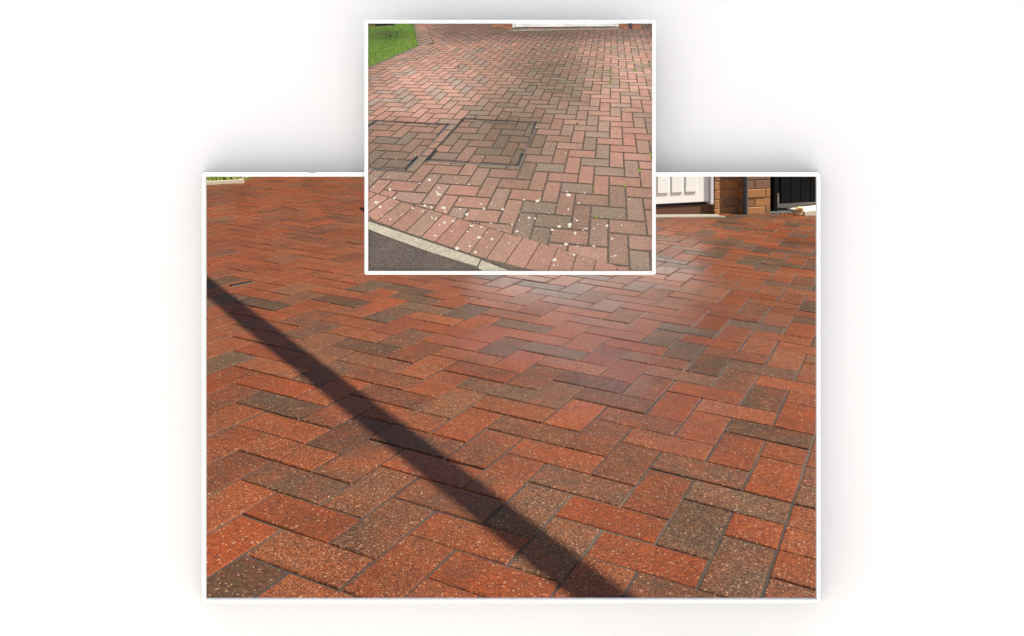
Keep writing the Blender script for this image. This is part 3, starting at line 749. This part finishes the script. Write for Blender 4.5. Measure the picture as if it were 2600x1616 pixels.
# lawn with edging, shrub and earth at the corner
lawn_green = rel_material('lawn_green', (0.10, 0.20, 0.03), 0.9, 60, 0.2)
LP = [(934.2, 60.0), (1049, 60.0), (1061, 116.5), (934.2, 173.0)]
lp_ = piece('lawn', LP, 0.0014, lawn_green, pic, 0.0)
gv, gf, gcol = [], [], []
for i in range(7000):
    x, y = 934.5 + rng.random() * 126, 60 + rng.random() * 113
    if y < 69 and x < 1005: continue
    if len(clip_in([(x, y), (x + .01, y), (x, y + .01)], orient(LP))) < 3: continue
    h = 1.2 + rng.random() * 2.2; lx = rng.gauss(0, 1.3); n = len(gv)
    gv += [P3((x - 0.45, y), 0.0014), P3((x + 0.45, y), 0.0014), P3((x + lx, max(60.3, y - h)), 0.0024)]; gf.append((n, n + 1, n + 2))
    dk = min(1, blob(x, y, 985, 90, 45, 13) * 1.1); yl = max(0, (y - 130) / 50) * 0.5 + blob(x, y, 1050, 110, 30, 20) * 0.35  # dk paints a patch of tree shade into the blade colour
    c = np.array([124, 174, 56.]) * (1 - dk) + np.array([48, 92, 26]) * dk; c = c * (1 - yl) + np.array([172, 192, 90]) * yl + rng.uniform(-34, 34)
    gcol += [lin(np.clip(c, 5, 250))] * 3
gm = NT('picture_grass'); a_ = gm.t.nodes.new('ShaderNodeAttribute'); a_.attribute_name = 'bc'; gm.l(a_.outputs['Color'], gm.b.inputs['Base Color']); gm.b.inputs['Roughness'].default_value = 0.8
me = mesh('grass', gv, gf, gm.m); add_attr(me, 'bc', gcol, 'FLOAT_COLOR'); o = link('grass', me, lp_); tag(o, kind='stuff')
edg = rel_material('lawn_edging', (0.24, 0.21, 0.18), 0.9, 150, 0.3)
piece('lawn_edging', [(934.2, 173.2), (1060.5, 117), (1063.5, 118.8), (934.2, 176.5)], 0.0020, edg, pic, 0.3)
piece('lawn_edging', [(1050, 60), (1055, 60), (1070.5, 117.0), (1062.5, 118)], 0.0020, edg, pic, 0.3)
flat_part('earth', [(934.2, 60.0), (1006, 60.0), (1000, 65), (934.2, 68.5)], plain('dark_earth', (0.012, 0.012, 0.008), 0.9), 0.0016)
gv, gf = [], []
for i in range(160):
    x, y = 936 + rng.random() * 18, 61.5 + rng.random() * 9; n = len(gv); a = rng.random() * 6.28; s = 0.8 + rng.random() * 1.2
    gv += [P3((x, y), 0.0018), P3((x + math.cos(a) * s, y + math.sin(a) * s), 0.003), P3((x + math.cos(a + .7) * s, y + math.sin(a + .7) * s), 0.0026)]; gf.append((n, n + 1, n + 2))
o = link('shrub', mesh('shrub', gv, gf, plain('shrub_yellow', (0.34, 0.30, 0.08), 0.8)), pic); o.matrix_parent_inverse = PINV; tag(o, kind='stuff')

# garage front along the top edge
wallm = rel_material('picture_wall', 'object', 0.9, 260, 0.2)
def wall_run(x0, x1, yb0, yb1, n, rows=3):
    ht = 5.2
    for rw in range(rows):
        for i in range(-1, n):
            off = 0.5 if rw % 2 else 0.0; a = x0 + (x1 - x0) * (i + off) / n; b = x0 + (x1 - x0) * (i + 1 + off) / n
            a, b = max(a, x0), min(b, x1)
            if b - a < 1.5: continue
            def yb(x): return yb0 + (yb1 - yb0) * (x - x0) / (x1 - x0) - rw * ht
            q = clip_in(orient([(a + .35, yb(a) - ht + .4), (b - .35, yb(b) - ht + .4), (b - .35, yb(b) - .3), (a + .35, yb(a) - .3)]), OPEN)
            if len(q) > 2 and area(q) > 1.5: piece('wall_brick', q, 0.0026, wallm, gar, 0.3, tuple(v for v in lin(rng.choice(((176, 112, 82), (160, 100, 74), (130, 92, 76))))), d0=0.0019)
gar = empty('garage_front', (0, 0, 0)); gar.parent = pic; gar.matrix_parent_inverse = PINV
mort = rel_material('picture_mortar', (0.26, 0.19, 0.14), 0.9)
piece('wall', [(1246, 60.0), (1300, 60.0), (1300, 74.5), (1246, 70.5)], 0.0018, mort, gar, 0.0)
piece('wall', [(1570.5, 60.0), (1627, 60.0), (1627, 73.6), (1570.5, 74.0)], 0.0018, mort, gar, 0.0)
wall_run(1246, 1300, 70.5, 74.5, 4); wall_run(1570.5, 1627, 74.0, 73.6, 4)
piece('threshold', [(1301, 69), (1569, 67), (1571, 71.5), (1297, 76)], 0.0012, RB_O, gar, 0.0, lin((118, 92, 80)))
for i in range(8):
    a, b = 1304 + i * 33.2, 1304 + i * 33.2 + 31.5
    piece('threshold_brick', [(a, 72.0 - i * 0.5), (b, 71.6 - i * 0.5), (b, 74.4 - i * 0.42), (a, 74.9 - i * 0.42)], 0.0016, RB_O, gar, 0.2, lin((158, 108, 92) if i % 2 else (122, 98, 86)))
wh = rel_material('picture_door', (0.80, 0.835, 0.86), 0.5, 5, 0.0, 0.0)
dk = plain('picture_shadow_gap', (0.02, 0.02, 0.022), 0.8)
piece('door_gap', [(1306, 60), (1563, 60), (1563, 69.2), (1306, 71.2)], 0.0019, dk, gar, 0.0)
piece('door', [(1308.8, 60.0), (1560.2, 60.0), (1560.2, 67.6), (1308.8, 69.6)], 0.0028, wh, gar, 0.3)
fr = rel_material('picture_door_frame', (0.66, 0.66, 0.62), 0.5, 5, 0.0, 0.0)
piece('door_frame', [(1300.4, 60), (1308, 60), (1308, 70.8), (1301, 71.0)], 0.0032, fr, gar, 0.3)
piece('door_frame', [(1561.2, 60), (1570.2, 60), (1570.2, 68.6), (1561.2, 68.8)], 0.0032, fr, gar, 0.3)
piece('downpipe', [(1595, 60), (1603.5, 60), (1603.5, 74), (1596, 74)], 0.0048, plain('picture_pipe', (0.02, 0.023, 0.03), 0.5), gar, 0.8)
piece('gravel', [(1627.5, 60), (1656.3, 60), (1656.3, 70.5), (1627.5, 73.4)], 0.0016, rel_material('picture_gravel', (0.03, 0.03, 0.032), 0.8, 90, 0.5), gar, 0.0)
drm = rel_material('picture_drain', (0.46, 0.43, 0.37), 0.6, 30, 0.0)
dr = piece('drain', [(1293.5, 76.0), (1572.5, 71.9), (1573.0, 74.8), (1294.5, 79.4)], 0.0021, drm, pic, 0.2)
for i in range(78):
    t = (i + 0.35) / 78; x = 1294 + 278.5 * t; y = 77.0 - 4.1 * t
    q = [(x, y), (x + 1.5, y), (x + 1.3, y + 1.5), (x - 0.2, y + 1.5)]
    o = piece('slot', q, 0.0023, dk, dr, 0.0, d0=0.0021)

# moss in the joints, pale lichen, fallen leaves
gv, gf = [], []
def r6(x, y): return (1280 + x / 6.3, 55 + y / 6.3)
def r3(x, y): return (1280 + x / 6.3, 220 + y / 6.3)
def r5(x, y): return (930 + x / 6.3, 55 + y / 6.3)
for p, sz in ((r6(1700, 800), 5), (r6(1705, 880), 6), (r6(1702, 970), 6), (r6(2090, 775), 6), (r6(2058, 610), 4), (r6(2200, 680), 4), (r6(2322, 672), 4), (r6(2340, 720), 4), (r6(1950, 730), 3.5), (r3(2160, 1325), 8), (r3(2345, 1072), 6), (r1(1412, 252), 5), (r1(1928, 205), 6), (r1(1480, 700), 6), (r3(605, 985), 3), (r3(325, 1065), 3), (r2(2320, 290), 3)):
    for i in range(26):
        a = rng.random() * 6.28; s = rng.random() * sz * 0.9; n = len(gv); b = a + rng.uniform(0.25, 0.5); x, y = p[0] + rng.gauss(0, sz * .12), p[1] + rng.gauss(0, sz * .12)
        pts = [(x, y), (x + math.cos(a) * s, y + math.sin(a) * s), (x + math.cos(b) * s * .8, y + math.sin(b) * s * .8)]
        if any(not (935 < q[0] < 1656) for q in pts): continue
        gv += [P3(q, 0.0017 + 0.0014 * rng.random()) for q in pts]; gf.append((n, n + 1, n + 2))
o = link('weed', mesh('weed', gv, gf, plain('weed_green', (0.30, 0.44, 0.06), 0.8)), pic); o.matrix_parent_inverse = PINV; tag(o, kind='stuff')
mb = MB()
spots = [r2(*p) for p in ((130, 90), (690, 110), (385, 262), (1100, 45), (1015, 105), (1160, 232), (1300, 212), (1440, 168), (1640, 180), (1500, 430), (1880, 570), (2185, 575), (940, 515), (1050, 540), (255, 685), (350, 690), (390, 735), (570, 665), (580, 540), (410, 550), (325, 485), (450, 415), (745, 560), (1060, 720), (1115, 730), (1100, 1000), (1370, 930), (1415, 725), (1785, 785), (1450, 1205), (1820, 1320), (1745, 1260), (2105, 1290), (1805, 1025), (2115, 910), (895, 965), (940, 890), (1615, 930), (1640, 1105), (1660, 1160), (1175, 820), (2010, 1050), (630, 345), (1610, 655), (860, 160))]
spots += [r1(*p) for p in ((320, 425), (450, 432), (535, 437), (580, 405), (1005, 295), (1285, 318), (1025, 350), (965, 662), (850, 505), (720, 640), (250, 620), (1030, 575), (1190, 820), (1265, 910), (1280, 950), (1700, 718), (1560, 705), (1875, 830), (1190, 480), (2000, 415), (2275, 1070), (1770, 1315), (1735, 1330), (635, 1390), (800, 1380), (795, 1470), (860, 1465), (205, 930), (770, 905), (565, 265), (390, 815), (1040, 850))]
for i in range(70):
    x = 940 + rng.random() * 620; spots.append((x, 430 + (x - 935) * 0.22 + rng.random() * 110))
big_n = len(spots)
for i in range(150): 
    x, y = 936 + rng.random() * 718, 330 + rng.random() ** 0.7 * 350
    if y < 484 + (x - 935) * 0.305 + 70: spots.append((x, y))
for i in range(60): spots.append((1000 + rng.random() * 600, 80 + rng.random() * 250))
for i, (x, y) in enumerate(spots):
    s = (1.1 + rng.random() ** 2 * 4.4) if i < big_n else 0.4 + rng.random() ** 3 * 1.4
    if not (936 + s * 1.5 < x < 1655 - s * 1.5 and 62 < y < 688 - s): continue
    n = 9; vs = [P3((x + math.cos(q * 6.283 / n) * s * rng.uniform(.45, 1.5), y + math.sin(q * 6.283 / n) * s * 0.72 * rng.uniform(.6, 1.3)), 0.0015) for q in range(n)]
    mb.add([P3((x, y), 0.00175)] + vs, [(0, 1 + q, 1 + (q + 1) % n) for q in range(n)])
o = wpart(mb, 'lichen', plain('lichen_white', (0.74, 0.69, 0.63), 0.9, noise=0.3, scale=700), pic); tag(o, kind='stuff')
for p, s in ((r6(465, 443), 2.2), (r5(1475, 730), 2.8), (r5(1240, 300), 1.6), (r5(215, 785), 1.6), (r5(1582, 707), 1.1), (r5(278, 770), 1.0), (r5(1765, 758), 1.0), (r3(1165, 595), 3.0)):
    q = [(p[0] + math.cos(a * 1.047) * s * rng.uniform(.7, 1.2), p[1] + math.sin(a * 1.047) * s * 0.6) for a in range(6)]
    piece('leaf', orient(q), 0.0022, dk, pic, 0.2, d0=0.0012)
